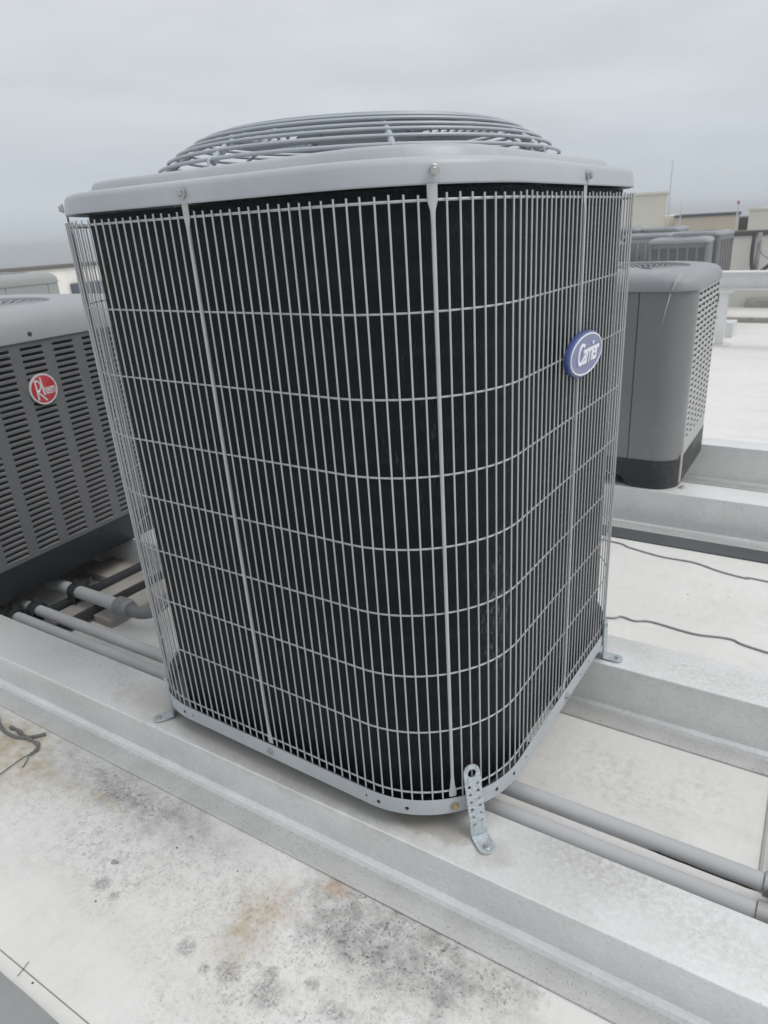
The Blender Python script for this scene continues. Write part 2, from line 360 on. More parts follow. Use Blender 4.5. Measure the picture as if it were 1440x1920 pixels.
def rail(label, x0, x1, y0, z=0., wd=.117, fl=.052, und=0., roofy=None, ang=.028, group='equipment rails under the units'):
    """folded metal equipment rail: flat top, upright sides, flanges lying on the roof; y0 is the near top edge where x = 0"""
    H = z-RZ(y0-fl if roofy is None else roofy)-.0045; hw = wd/2; r = .0025; f = .008; t = .0035
    def side(sg):
        q = [(hw-r+r*math.sin(a), -r+r*math.cos(a)) for a in [k*PI/8 for k in range(5)]]
        e = hw-und if sg < 0 else hw
        q += [(e+.0002, -H+.0115), (e+.0024, -H+.0100), (e+.0058, -H+.0092), (e+.0088, -H+.0078), (e+.0106, -H+.0050), (e+.0112, -H+.0020), (e+.0125, -H)]
        q += [(e+fl-.001, -H), (e+fl, -H-.001), (e+fl, -H-t)]
        return [(sg*x, zz) for x, zz in q]
    prof = side(1)+side(-1)[::-1]
    b = B(); R = loft(b, [[(x, q[0], q[1]) for q in prof] for x in (x0, x1)]); b.faces.new(R[0]); b.faces.new(R[1][::-1]); bmesh.ops.recalc_face_normals(b, faces=b.faces)
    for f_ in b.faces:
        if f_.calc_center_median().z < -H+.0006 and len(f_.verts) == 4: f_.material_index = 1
    o = obj('equipment_rail', b, [MAT['beam'], MAT['beamflange']], loc=(0, y0+hw, z), rot=(0, 0, ang), ang=25)
    return tag(o, label, 'rail', group)
rail('grey white metal rail carrying the bracketed edge of the wire guard unit', -5, 3, -.410, und=.008)
rail('grey white metal rail on the far side of the paired conduits', -5, 3, .184, und=-.004)
rail('grey white metal rail with a dark strip along its foot', -6, 3, 1.243, wd=.125)
rail('grey white metal rail behind the one with the dark strip', -6, 3, 1.842, wd=.10)
def beam(label, x0, x1, y0, z=0., wd=.15, h=.152, group='beams'):
    tf, tw = .008, .008; hw = wd/2
    prof = [(-hw, 0), (hw, 0), (hw, -tf), (tw/2, -tf), (tw/2, -h+tf), (hw, -h+tf), (hw, -h), (-hw, -h), (-hw, -h+tf), (-tw/2, -h+tf), (-tw/2, -tf), (-hw, -tf)]
    b = B(); R = loft(b, [[(x, q[0], q[1]) for q in prof] for x in (x0, x1)]); b.faces.new(R[0]); b.faces.new(R[1][::-1]); bmesh.ops.recalc_face_normals(b, faces=b.faces)
    return tag(obj('steel_beam', b, MAT['beam'], loc=(0, y0+hw, z), smooth=False), label, 'beam', group)
b = B(); box(b, -6, 3, 0, .085, 0, .006, .001)  # thin flat dark strip on the roof beside the rail flange
tag(obj('dark_strip', b, MAT['pad'], loc=(0, 1.112, RZ(1.15)), rot=(-math.atan(.024), 0, .028)), 'long dark strip lying along the foot of a rail', 'strip')
# roof seams and walkway pad
b = B(); tube(b, [(-3, -.86, RZ(-.86)), (-.189, -.805, RZ(-.805)), (.024, -.800, RZ(-.80)), (3, -.71, RZ(-.71))], .0010, 5)
tag(obj('roof_seam', b, MAT['seam']), 'thin dark membrane seam running beside the walkway pad', 'seam')
b = B(); box(b, .748, .7525, -.12, .9, -.001, .0025, .0008)
tag(obj('roof_seam', b, MAT['oldseam'], loc=(0, 0, RZ(0)), rot=(-math.atan(.024), 0, .04)), 'narrow raised membrane seam crossing under the conduit couplings', 'seam')
b = B(); n = 90; random.seed(3)
top = [(-3+6*k/n, -.822+.014*(6*k/n-3)+random.uniform(-.0022, .0022)) for k in range(n+1)]
loft(b, [[(x, y+.001, RZ(y)-.002) for x, y in top], [(x, y, RZ(y)+.008) for x, y in top], [(x, -1.3, RZ(-1.3)+.008) for x, y in top]], closed=False)
tag(obj('walkway_pad', b, MAT['walk']), 'flat grey walkway pad with a frayed edge beside the roof seam', 'walkway pad')

def wall(label, x0, x1, y0, y1, z0, z1, capd):
    t = thing('parapet_wall', label, 'parapet', ((x0+x1)/2, (y0+y1)/2, z0), group='roof parapets'); hx, hy = (x1-x0)/2, (y1-y0)/2
    b = B(); box(b, -hx, hx, -hy, hy, 0, z1-z0-.05); obj('wall', b, MAT['parapet'], t, smooth=False)
    b = B(); box(b, -hx-.04, hx+.04, -hy-.04, hy+.04, z1-z0-.048, z1-z0+.01, .008); obj('coping', b, MAT['capdark'], t)
    return t
pw = wall('low cream parapet with dark coping facing the distant land', -10.2, -10, -5, 9.2, -.6, .585, 0)
wall('low cream parapet with brown grey coping below the beige building', -9.95, 7, 9.25, 9.45, -.6, .585, 0)
b = B(); box(b, -9.99, -9.93, 5.77, 6.75, .10, .30, .01)
tag(obj('louver_panel', b, MAT['bluegrey']), 'dark blue grey rectangular panel mounted on the cream parapet', 'panel')

# ------------------------------------------------------------------ the big wire guard unit
A, RC = .385, .175
def unit_big():
    t = thing('condensing_unit', 'large light grey air conditioning condenser wrapped in a wire guard with blue oval badge', 'air conditioner')
    F = 2*(A-RC); L = PI*RC/2; PER = 4*F+4*L; s = PER/176; d0 = .1352
    def per(u, off=0.):
        """point and outward normal on the rounded square; u = 0 where the near corner begins"""
        u %= PER; k = int(u//(L+F)); v = u-k*(L+F); rot = k*PI/2; r = RC+off
        if v < L:
            a = v/RC; q = (A-RC+r*math.sin(a), -(A-RC)-r*math.cos(a)); nn = (math.sin(a), -math.cos(a))
        else:
            q = (A+off, -(A-RC)+(v-L)); nn = (1., 0.)
        c, sn = math.cos(rot), math.sin(rot)
        return (q[0]*c-q[1]*sn, q[0]*sn+q[1]*c), (nn[0]*c-nn[1]*sn, nn[0]*sn+nn[1]*c)
    def outline(off, z, n=240): return [(*per(PER*k/n, off)[0], z) for k in range(n)]
    # coil block with open rear corner space
    u0, u1, nn_ = -F-.033, 2*(L+F), 200
    def cpath(off): return [per(u0+(u1-u0)*k/nn_, off)[0] for k in range(nn_+1)]
    po, pi_ = cpath(-.020), cpath(-.062); loop = po+pi_[::-1]
    b = B(); R = loft(b, [[(x, y, .034) for x, y in loop], [(x, y, .918) for x, y in loop]])
    obj('coil', b, MAT['coil'], t)
    # base pan: lip, floor with drain slots, feet
    b = B(); zb, zt = .030, .0595; N = 240
    ring = [(.006, zt-.002), (.006, zb), (.004, zb-.001), (.003, zb), (.003, .036)]
    prof = [(.0035, zt-.002), (.0035, zt), (.0055, zt), (.006, zt-.003), (.006, zb+.002), (.004, zb), (-.002, zb+.001), (-.002, .0325)]
    loft(b, [outline(o, z) for o, z in ([(.0028, .033), (.0028, zt-.002)]+prof[1:])])
    pan = obj('base_pan', b, MAT['unit'], t); b = B()
    # floor ring, left open at the drain slots on the right hand side
    inner, outer = outline(-.08, .033), outline(.0028, .033)
    mid1, mid2 = outline(-.0195, .033), outline(-.006, .033)
    lp = [[b.verts.new(q) for q in l] for l in (inner, mid1, mid2, outer)]
    slots = [(.345, .462), (.492, .520)]
    for i in range(3):
        for k in range(N):
            u = PER*(k+.5)/N
            if i == 1 and any(a < u < c for a, c in slots): continue
            k2 = (k+1) % N; b.faces.new((lp[i][k], lp[i+1][k], lp[i+1][k2], lp[i][k2]))
    b.faces.new(lp[0]); obj('pan_floor', b, MAT['panfloor'], pan)
    for u in (.018, .064, -.004, .21, .252, .296, -.432, -.408, -.62, .56, .61):
        q, nn = per(u, .0062); r = .0032 if u in (.018, .064, .21, .252, -.432) else .0018
        b = B(); lathe(b, [(r, -.001), (r, .0002), (r*.8, .0003)], 12)
        obj('drain_hole', b, MAT['hole'], pan, (q[0], q[1], .046+random.uniform(-.002, .002)), frame((*nn, 0)))
    for x, y in ((.27, -.30), (-.27, -.31), (.27, .29), (-.27, .28)):
        b = B(); lathe(b, [(.03, 0.0005), (.03, .026), (.026, .0295)], 20); obj('rubber_foot', b, MAT['rubber'], t, (x, y, 0))
    # guard wires
    H0, H1 = .0585, .9105
    b = B(); tube(b, [(0, 0, 0), (0, 0, (H1-H0)*.33), (0, 0, (H1-H0)*.66), (0, 0, H1-H0)], .00122, 7); wm = mesh('guard_wire', b, MAT['wire'])
    rng = random.Random(5)
    for i in range(176):
        u = d0+i*s
        if i % 22 == 0: continue
        q, nn = per(u+rng.uniform(-.00012, .00012), .0015)
        link('guard_wire', wm, t, (q[0], q[1], H0+rng.uniform(-.0012, .0012)), (rng.uniform(-.0004, .0004), rng.uniform(-.0004, .0004), 0))
    # horizontal rods
    for z, r in [(.9042, .0017), (.0702, .0015)]+[(.7871-.1002*k, .00135) for k in range(7)]:
        b = B(); tube(b, outline(-.0018, z, 200), r, 6, closed=True); obj('guard_ring', b, MAT['wire'], t)
    # heavier straps with flattened ends, bolts above and below
    for k in range(8):
        q, nn = per(d0+22*s*k, .0008); e = frame((*nn, 0))
        b = B(); Z = [.060, .072, .080, .100, .5, .880, .893, .903, .9205]
        Wd = [.0058, .0058, .0040, .0026, .0026, .0026, .0030, .0058, .0060]; T = [.0008, .0008, .0018, .0028, .0028, .0028, .0024, .0010, .0010]
        rings = []
        for z, wd, tk in zip(Z, Wd, T):
            rings.append([(wd*math.cos(2*PI*j/10), z, tk*math.sin(2*PI*j/10)) for j in range(10)])
        R = loft(b, rings); b.faces.new(R[0]); b.faces.new(R[-1][::-1]); bmesh.ops.recalc_face_normals(b, faces=b.faces)
        obj('guard_strap', b, MAT['wire'], t, (q[0], q[1], 0), e)
        for z, off, mt in ((.932, .0045, 'bolt'), (.0455, .0065, 'tanbolt' if k == 0 else 'bolt')):
            q2, _ = per(d0+22*s*k+.001, off); b = B()
            lathe(b, [(.0070, 0), (.0070, .0011), (.0063, .0016)], 24)
            bmesh.ops.create_cone(b, cap_ends=True, segments=6, radius1=.0050, radius2=.0047, depth=.0040, matrix=Matrix.Translation((0, 0, .0036)))
            bmesh.ops.create_cone(b, cap_ends=True, segments=16, radius1=.0038, radius2=.0030, depth=.0006, matrix=Matrix.Translation((0, 0, .0058)))
            obj('bolt', b, MAT[mt], t, (q2[0], q2[1], z), frame((*nn, 0)))
    # top cap: skirt, raised deck, fan opening
    b = B(); n = 200
    P = [oval(.383, .383, .183, .923, n), oval(.3845, .3845, .184, .9195, n), oval(.387, .387, .186, .9195, n), oval(.388, .388, .187, .921, n), oval(.386, .386, .187, .939, n), oval(.3845, .3845, .187, .9435, n), oval(.3815, .3815, .186, .9465, n), oval(.377, .377, .184, .9478, n), oval(.350, .350, .150, .9490, n), oval(.345, .345, .142, .9505, n), oval(.341, .341, .137, .9590, n), oval(.338, .338, .134, .9625, n), oval(.333, .333, .130, .9640, n)]
    P += [circ(.318, .9640, n), circ(.313, .9625, n), circ(.310, .955, n), circ(.309, .90, n), circ(.309, .86, n)]
    loft(b, P); cap = obj('top_cap', b, MAT['unit'], t)
    b = B(); lathe(b, [(.004, .963), (.004, .9665), (.003, .9675)], 10, (-.325, -.08)); obj('screw', b, MAT['bolt'], cap)
    # fan under the guard
    b = B(); lathe(b, [(.075, .78), (.08, .80), (.08, .905), (.06, .92)], 32); fan = obj('fan_motor', b, MAT['guard'], t)
    for k in range(4):
        b = B(); rows = []
        for i in range(7):
            r = .07+.225*i/6; wd = .35+.35*i/6
            rows.append([(r*math.cos(a), r*math.sin(a), .87+.04*(a/wd)) for a in [wd*(j/6-.5) for j in range(7)]])
        loft(b, rows, closed=False); obj('fan_blade', b, MAT['unit'], fan, rot=(0, 0, k*PI/2+.4))
    # domed fan guard
    def gz(R):
        pts = [(.10, 1.020), (.15, 1.0205), (.20, 1.0205), (.236, 1.0195), (.252, 1.0145), (.262, 1.0105), (.276, 1.0025), (.292, .9945), (.305, .9865), (.32, .9745), (.335, .967)]
        for (a, za), (c, zc) in zip(pts, pts[1:]):
            if a <= R <= c: return za+(zc-za)*(R-a)/(c-a)
        return pts[0][1] if R < .1 else pts[-1][1]
    b = B(); lathe(b, [(.10, 1.016), (.104, 1.019), (.10, 1.0215)], 48); fg = obj('fan_guard', b, MAT['guard'], t)
    R = .3215; k = 0
    while R > .11:
        b = B(); tube(b, circ(R, gz(R), 120), .0025, 8, closed=True); obj('ring', b, MAT['guard'], fg); R -= .0146; k += 1
    for k in range(8):
        a = math.radians(-47+45*k); rs = [.095+.005*j for j in range(46)]
        pts = [(r*math.cos(a), r*math.sin(a), gz(r)-.0052) for r in rs]
        b = B(); tube(b, pts, [.0024]*34+[.0030, .0036, .0042, .0048]+[.0050]*8, 10); obj('rib', b, MAT['guard'], fg)
        b = B(); r = .318; tube(b, [(r*math.cos(a), r*math.sin(a), gz(r)), ((r+.008)*math.cos(a), (r+.008)*math.sin(a), gz(r)-.004), ((r+.011)*math.cos(a), (r+.011)*math.sin(a), .962)], .0022, 8); obj('rib_foot', b, MAT['guard'], fg)
    # oval badge
    bx, by, bz = A+.0035, .003, .6845; ax, az = .0735, .0335
    def ell(k_, z, n=64, s_=1.0): return [((ax-k_)*math.cos(2*PI*i/n), (az-k_)*math.sin(2*PI*i/n), z) for i in range(n)]
    b = B(); R = loft(b, [ell(-.0005, 0), ell(-.001, .004), ell(.0, .0072), ell(.0026, .0086), ell(.0032, .0082)]); b.faces.new(R[-1])
    bd = obj('badge', b, MAT['blue'], t, (bx, by, bz), (PI/2, 0, PI/2)); bd['label'] = 'blue oval badge lettered Carrier in white'
    b = B(); R = loft(b, [ell(.0028, .0080), ell(.0029, .0096), ell(.0050, .0096), ell(.0052, .0082)]); obj('badge_rim', b, MAT['white'], bd)
    b = B(); R = loft(b, [ell(.0050, .0080), ell(.0051, .0089)]); b.faces.new(R[-1]); obj('badge_face', b, MAT['bluef'], bd)
    me = text_mesh('Carrier', .0420, MAT['white'], .0009, .42, .0003, .84)
    link('badge_lettering', me, bd, (-.001, .001, .0100), None, (.88, 1.06, 1))
    return t
unit_big()

# ------------------------------------------------------------------ hold down brackets
def bracket(label, base, nrm, upl, foot, wd, lean, bolt=True, ftilt=0):
    """perforated zinc angle; base = bend point on the beam, nrm = foot direction, lean = (run towards the unit, height) at the pan lip"""
    t = thing('hold_down_bracket', label, 'bracket', base, math.atan2(nrm[1], nrm[0])-PI/2, 'zinc hold down brackets'); h = wd/2
    def rounded(L): return [(-h, 0), (h, 0)]+[(h*math.cos(a), L-h+h*math.sin(a)) for a in [PI*k/12 for k in range(13)]]
    def hole(x, y, r): return [(x+r*math.cos(-2*PI*k/14), y+r*math.sin(-2*PI*k/14)) for k in range(14)]
    holes = [hole(0, upl-h-.001, .0072)]
    y = upl-.036
    for k in range(6):
        if y < .016: break
        holes += [hole(-.0066, y+.004, .0030), hole(.0068, y, .0030)]; y -= .0125
    tilt = math.atan2(lean[0], lean[1])
    me = flat_mesh('upright', rounded(upl), holes, .0026, MAT['galv'])
    link('upright', me, t, (0, 0, .002), (PI/2+0, 0, 0)).rotation_euler = (PI/2-tilt*-1, 0, 0)
    me = flat_mesh('foot_plate', rounded(foot), [hole(0, foot-h, .0022)], .0026, MAT['galv'])
    link('foot_plate', me, t, (0, -.001, .0028), (ftilt, 0, 0))
    if bolt:
        b = B(); lathe(b, [(.0062, 0), (.0062, .0010), (.0055, .0014)], 18)
        bmesh.ops.create_cone(b, cap_ends=True, segments=6, radius1=.0045, radius2=.0042, depth=.004, matrix=Matrix.Translation((0, 0, .0032)))
        obj('bolt', b, MAT['tanbolt'] if 'unit foot' in label else MAT['bolt'], t, (0, foot-h, .0042))
    return t
bracket('perforated zinc bracket leaning against the rounded corner below the cracked bolt', (.378, -.336, 0), (.80, -.60), .121, .037, .0265, (.014, .060))
bracket('small zinc bracket between the conduits and the steel beam edge', (-.288, -.373, 0), (-.52, -.85), .085, .040, .024, (.001, .060))
bracket('upright zinc bracket near the grey roof wire', (.394, .222, 0), (1, .05), .088, .040, .026, (.001, .060))

# ------------------------------------------------------------------ louvered cabinets
def louver_tile(w_, p_, mats, D=.0095):
    """one pressed louver pocket: flush border, blade sloping in towards its top, upper blade faces coloured dark as the shaded gap"""
    m_ = .0035; us = [0, m_, m_+.0022, m_+.009, w_-m_-.009, w_-m_-.0022, w_-m_, w_]
    fu = [0, 0, .55, 1, 1, .55, 0, 0]
    vs = [0, p_*.10, p_*.20, p_*.42, p_*.90, p_*.915, p_]; fv = [0, 0, -.16, .62, 1, 0, 0]
    b = B(); g = [[b.verts.new((-(fu[i]*fv[j])*D if fv[j] > 0 else -fv[j]*D*fu[i], us[i], vs[j])) for i in range(len(us))] for j in range(len(vs))]
    for j in range(len(vs)-1):
        for i in range(len(us)-1):
            f = b.faces.new((g[j][i], g[j][i+1], g[j+1][i+1], g[j+1][i])); f.material_index = 1 if (j == 3 and 1 < i < 6) else 0  # near black on the upper blade stands for shade in the opening
    return mesh('louver', b, mats, True, 40)
def cabinet(name, label, loc, rz, hx, hy, rc, zc, ztop, zb, cols, cw, cg, rows, rp, z0, mats, group=None, yoff=0., seams=(), tiles=True, fanR=None, vanes=44):
    body, cap, louv, base = mats
    t = thing(name, label, 'air conditioner', loc, rz, group); n = 160
    # louvered zone on the +x side
    tot = cols*cw+(cols-1)*cg; y0 = yoff-tot/2; y1 = yoff+tot/2; z1 = z0+rows*rp
    # wrap around sheet from y1 side over the back to y0
    def arc(cx, cy, a0): return [(cx+rc*math.cos(a0+k*PI/16), cy+rc*math.sin(a0+k*PI/16)) for k in range(9)]
    path = [(hx, y1)]+arc(hx-rc, hy-rc, 0)+arc(-hx+rc, hy-rc, PI/2)+arc(-hx+rc, -hy+rc, PI)+arc(hx-rc, -hy+rc, 3*PI/2)+[(hx, y0)]
    b = B(); R = loft(b, [[(x, y, zb) for x, y in path], [(x, y, zc) for x, y in path]], closed=False)
    bo = obj('cabinet_wrap', b, body, t)
    b = B(); box(b, hx-.0025, hx, y0, y1, zb, z0-.0002); obj('lower_rail', b, louv, t)
    b = B(); box(b, hx-.0025, hx, y0, y1, z1+.0002, zc); obj('upper_rail', b, louv, t)
    b = B(); box(b, cg*-.5, cg*.5, 0, 0, 0, 1); b.free()
    b = B(); box(b, -.0025, 0, .0002, cg-.0002, 0, rows*rp); st = mesh('stile', b, louv)
    if tiles:
        tm = louver_tile(cw, rp, [louv, MAT['slot']], min(.0095, rp*.6))
        for c in range(cols):
            yc = y0+c*(cw+cg)
            if c < cols-1: link('stile', st, t, (hx, yc+cw, z0))
            for r in range(rows): link('louver', tm, t, (hx, yc, z0+r*rp))
    else:
        b = B(); g = 24
        lp = []
        for j in range(rows*2+1):
            z = z0+j*rp/2; dx = -.010 if j % 2 else 0
            lp.append([(hx+dx, 0, z), (hx+dx, cw, z)])
        loft(b, lp, closed=False); bmesh.ops.reverse_faces(b, faces=b.faces); cm_ = mesh('louver_column', b, louv, False)
        for c in range(cols):
            yc = y0+c*(cw+cg); link('louver_column', cm_, t, (0, yc, 0))
            if c < cols-1: link('stile', st, t, (hx, yc+cw, z0))
    b = B(); R = loft(b, [oval(hx-.016, hy-.016, rc, zb*.5, 80), oval(hx-.016, hy-.016, rc, zc-.01, 80)]); b.faces.new(R[1]); obj('coil', b, MAT['dark'], t)
    for sx in seams:
        b = B(); box(b, sx-.0012, sx+.0012, -hy-.0008, -hy+.001, zb, zc); obj('panel_seam', b, MAT['hole'], t)
    # base with raised span on the -y and +y sides
    def low(x, y):
        if abs(y) > hy-.02:
            q = (abs(x)-(hx-.19))/.05; q = min(1, max(0, q)); return .036*(1-q*q*(3-2*q))
        return 0.
    o1 = oval(hx+.002, hy+.002, rc+.002, 0, 240); o2 = oval(hx-.010, hy-.010, rc-.008, 0, 240)
    b = B(); loft(b, [[(x, y, zb) for x, y, z in o2], [(x, y, zb+.004) for x, y, z in o1], [(x, y, .004+low(x, y)) for x, y, z in o1], [(x*.995, y*.995, .0005+low(x, y)) for x, y, z in o1], [(x, y, .0005+low(x, y)) for x, y, z in o2], [(x, y, zb) for x, y, z in o2]])
    obj('base_pan', b, base, t)
    # moulded cap
    FR = fanR or min(hx, hy)*.80; dz = ztop-zc; P = []
    for off, f, rr in ((-.006, .02, 0), (.004, -.02, .004), (.0065, .0, .006), (.007, .12, .007), (.0045, .42, .012), (-.002, .66, .02), (-.014, .83, .035), (-.030, .93, .05), (-.048, .985, .06)):
        P.append(oval(hx+off, hy+off, rc+rr, zc+dz*f, n))
    P += [circ(FR+.010, ztop, n), circ(FR+.003, ztop-.002, n), circ(FR, ztop-.008, n), circ(FR-.006, ztop-.045, n)]
    b = B(); loft(b, P); cp = obj('top_cap', b, cap, t)
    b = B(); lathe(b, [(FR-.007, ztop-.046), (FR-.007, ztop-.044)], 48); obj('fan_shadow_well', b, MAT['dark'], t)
    b = B(); lathe(b, [(.07, ztop-.03), (.072, ztop-.014), (.05, ztop-.008)], 32); gr = obj('fan_grille', b, cap, t)
    b = B(); pts = []
    for j in range(9):
        r = .06+(FR-.062)*j/8; a = .55*(j/8)**1.2; pts.append((r*math.cos(a), r*math.sin(a), ztop-.014-.004*math.cos(j/8*PI)))
    tube(b, pts, .0028, 5); vm = mesh('vane', b, cap)
    for k in range(vanes): link('vane', vm, gr, rot=(0, 0, 2*PI*k/vanes))
    for f in (.45, .72, .95):
        b = B(); tube(b, circ(FR*f, ztop-.013, 72), .0026, 6, closed=True); obj('ring', b, cap, gr)
    return t
# dark unit with the red badge
dk = cabinet('condensing_unit', 'dark grey louvered air conditioning unit with a round red badge', (-1.432, -.059, 0), .1, .34, .42, .05, .652, .735, .083,
             7, .0722, .0242, 34, .0160, .094, (MAT['rheem'], MAT['rheemcap'], MAT['rheem'], MAT['blackbase']), yoff=.0)
def dk_badge():
    hx = .34; b = B(); lathe(b, [(.0405, -.002), (.0415, .004), (.0405, .0055), (.0365, .0050)], 56)
    bd = obj('badge', b, MAT['silver'], dk, (hx+.001, .003, .5235), (PI/2, 0, PI/2)); bd['label'] = 'round red badge lettered Rheem with a silver rim'
    b = B(); lathe(b, [(.0366, .004), (.0366, .0056), (.0360, .0058)], 48); obj('badge_face', b, MAT['redb'], bd)
    def stroke(pts, r):
        b = B(); tube(b, pts, r, 6); o = obj('badge_lettering', b, MAT['silver'], bd, (0, 0, .0062)); o.scale.z = .4; return o
    k = .0365
    stem = [(-.60*k, .62*k, 0), (-.59*k, -.72*k, 0)]
    bowl = bezier([(-.72*k, .68*k, 0), (-.50*k, .67*k, 0), (-.28*k, .52*k, 0), (-.22*k, .26*k, 0), (-.34*k, .0*k, 0), (-.58*k, -.16*k, 0)], 5)
    leg = [(-.54*k, -.14*k, 0), (.04*k, -.84*k, 0)]
    hst = [(-.15*k, .90*k, 0), (-.05*k, -.44*k, 0)]
    for q in (stem, bowl, leg, hst): stroke(q, .0024)
    me = text_mesh('neem', .040, MAT['silver'], .0006, .0, .0004, .86); xs = [v.co.x for v in me.vertices]; wd = max(xs)-min(xs)
    link('badge_lettering', me, bd, (.42*k, -.07*k, .0064), None, (.94*k/wd, 1.0, 1))
    b = B(); lathe(b, [(.006, 0), (.006, .002), (.003, .003)], 14); obj('screw', b, MAT['darksteel'], dk, (hx+.006, .002, .669), (0, PI/2, 0))
dk_badge()
# taupe unit to the right
tp = cabinet('condensing_unit', 'taupe grey unit with smooth rounded panel and white scrape on its cap', (-.002, 1.54, 0), .028, .29, .285, .085, .650, .708, .098,
             6, .0580, .0085, 25, .0195, .150, (MAT['taupe'], MAT['taupecap'], MAT['taupelouver'], MAT['dustbase']), yoff=.005, seams=(.128,), fanR=.215)
def tp_extra():
    # white scrape running over the corner of the cap and down the cabinet
    b = B(); pts = []; a = math.radians(-62)
    cx, cy = .29-.085, -.285+.085
    prof = [(.088, .704, .003), (.0915, .697, .007), (.0945, .690, .0085), (.0962, .680, .007), (.0958, .667, .0045), (.0935, .656, .003)]
    L = []
    for i, (r, z, w_) in enumerate(prof):
        a2 = a-.05*i; L.append([(cx+(r-.0)*math.cos(a2+q*w_/.1), cy+(r-.0)*math.sin(a2+q*w_/.1), z) for q in (-1, -.3, .4, 1)])
    loft(b, L, closed=False); obj('white_scrape', b, MAT['drop'], tp)
    b = B(); L = []
    for i, (z, w_) in enumerate(((.645, .0022), (.62, .0018), (.60, .0013), (.575, .0009), (.545, .0004))):
        a2 = a-.30-.05*i; r = .0862; L.append([(cx+r*math.cos(a2+q*w_/.1), cy+r*math.sin(a2+q*w_/.1), z) for q in (-1, 0, 1)])
    loft(b, L, closed=False); obj('white_scrape', b, MAT['drop'], tp)
    # bolt on the beam and corner tie
    b = B(); box(b, .2885, .2935, -.225, -.20, .012, .115, .001); obj('corner_tie', b, MAT['block'], tp)
tp_extra()
b = B(); lathe(b, [(.012, 0), (.012, .002), (.006, .004), (.006, .008)], 18)
tag(obj('anchor_bolt', b, MAT['bolt'], loc=(.312, 1.315, .0005)), 'single bolt with washer on the beam beside the taupe unit', 'bolt')
# units further off: same row to the left, and the row near the back parapet
far_mats = (MAT['taupe'], MAT['taupecap'], MAT['taupelouver'], MAT['dustbase'])
cabinet('condensing_unit', 'pale grey unit with panel seams seen behind the dark louvered one', (-4.33, 1.62, 0), PI/2+.02, .30, .30, .05, .640, .715, .098,
        5, .08, .02, 30, .016, .14, (MAT['paleunit'], MAT['paleunit'], MAT['paleunit'], MAT['dustbase']), group=None, seams=(-.10, .20), tiles=False, vanes=20)
ZR = -.245
def rear(label, x, y, rz, hx, hy, dz, mats, cols=6, cw=.065, cg=.025):
    return cabinet('condensing_unit', label, (x, y, ZR+dz), rz, hx, hy, .04, .695, .745, .09, cols, cw, cg, 30, .017, .14, mats, tiles=False, vanes=12)
tm_, pm_, dm_ = (MAT['taupe'], MAT['taupecap'], MAT['taupe'], MAT['dustbase']), (MAT['taupelouver'], MAT['taupecap'], MAT['taupelouver'], MAT['dustbase']), (MAT['rheem'], MAT['taupecap'], MAT['rheem'], MAT['dustbase'])
rear('grey louvered unit in the rear row with striped front panel', -1.00, 6.95, -PI/2+.10, .25, .29, .12, tm_)
rear('louvered rear unit standing right behind the striped one, before the cream wall', -.93, 7.62, -.12, .26, .26, .16, tm_, 5)
rear('pale capped unit peeking out behind the striped rear unit', -1.50, 7.75, -PI/2, .28, .28, .15, pm_)
rear('dark rear row unit showing beside the edge of the wire guard', -1.98, 7.0, -PI/2, .28, .30, .10, dm_)
rear('grey unit between the dark and the pale rear units', -1.98, 8.2, -PI/2, .28, .24, .22, tm_, 6, .05, .02)
rear('dark rear unit mostly hidden by the pale capped one', -1.55, 8.45, -PI/2, .28, .24, .20, dm_, 6, .05, .02)
for y, lab in ((6.70, 'low rail under the front edge of the rear units'), (7.25, 'second low rail under the rear units'), (7.80, 'third low rail under the rear units'), (8.4, 'low rail nearest the rear parapet')):
    rail(lab, -5, -.72, y-.05, -.12+.02*(y > 7), .11, .05, 0., y, 0., 'low rails of the rear row')
# raised beam on short posts
rb = beam('raised pale steel beam on posts crossing before the rear units', -2.2, 3, 5.62, .375, .16, .145)
def post(x, lab):
    t = thing('beam_post', lab, 'post', (x, 5.70, RZ(5.7)), group='posts under the raised beam')
    b = B(); box(b, -.035, .035, -.035, .035, .012, .455, .004); obj('column', b, MAT['beam'], t)
    b = B(); box(b, -.085, .085, -.085, .085, .001, .012, .002); obj('base_plate', b, MAT['beam'], t)
    b = B(); box(b, -.075, .075, -.075, .075, .455, .4755, .002); obj('top_plate', b, MAT['beam'], t)
    return t
post(-.33, 'short pale steel post under the raised beam beside the taupe unit'); post(1.6, 'pale steel post under the far end of the raised beam'); post(-1.9, 'pale steel post under the raised beam behind the wire guard unit')
for y, x0, h, lab in ((7.45, -2, .05, 'long low tan curb lying on the roof behind the raised beam'), (9.12, -.62, .09, 'tan curb along the foot of the rear parapet')):
    b = B(); box(b, x0, 3, 0, .09, -.02, h, .006); tag(obj('roof_curb', b, MAT['block'], loc=(0, y, RZ(y))), lab, 'curb')
b = B(); box(b, -.60, -.30, 0, .22, -.02, .14, .01); tag(obj('equipment_pad', b, MAT['beam'], loc=(0, 6.2, RZ(6.2))), 'low pale block on the roof beside the raised beam post', 'block')
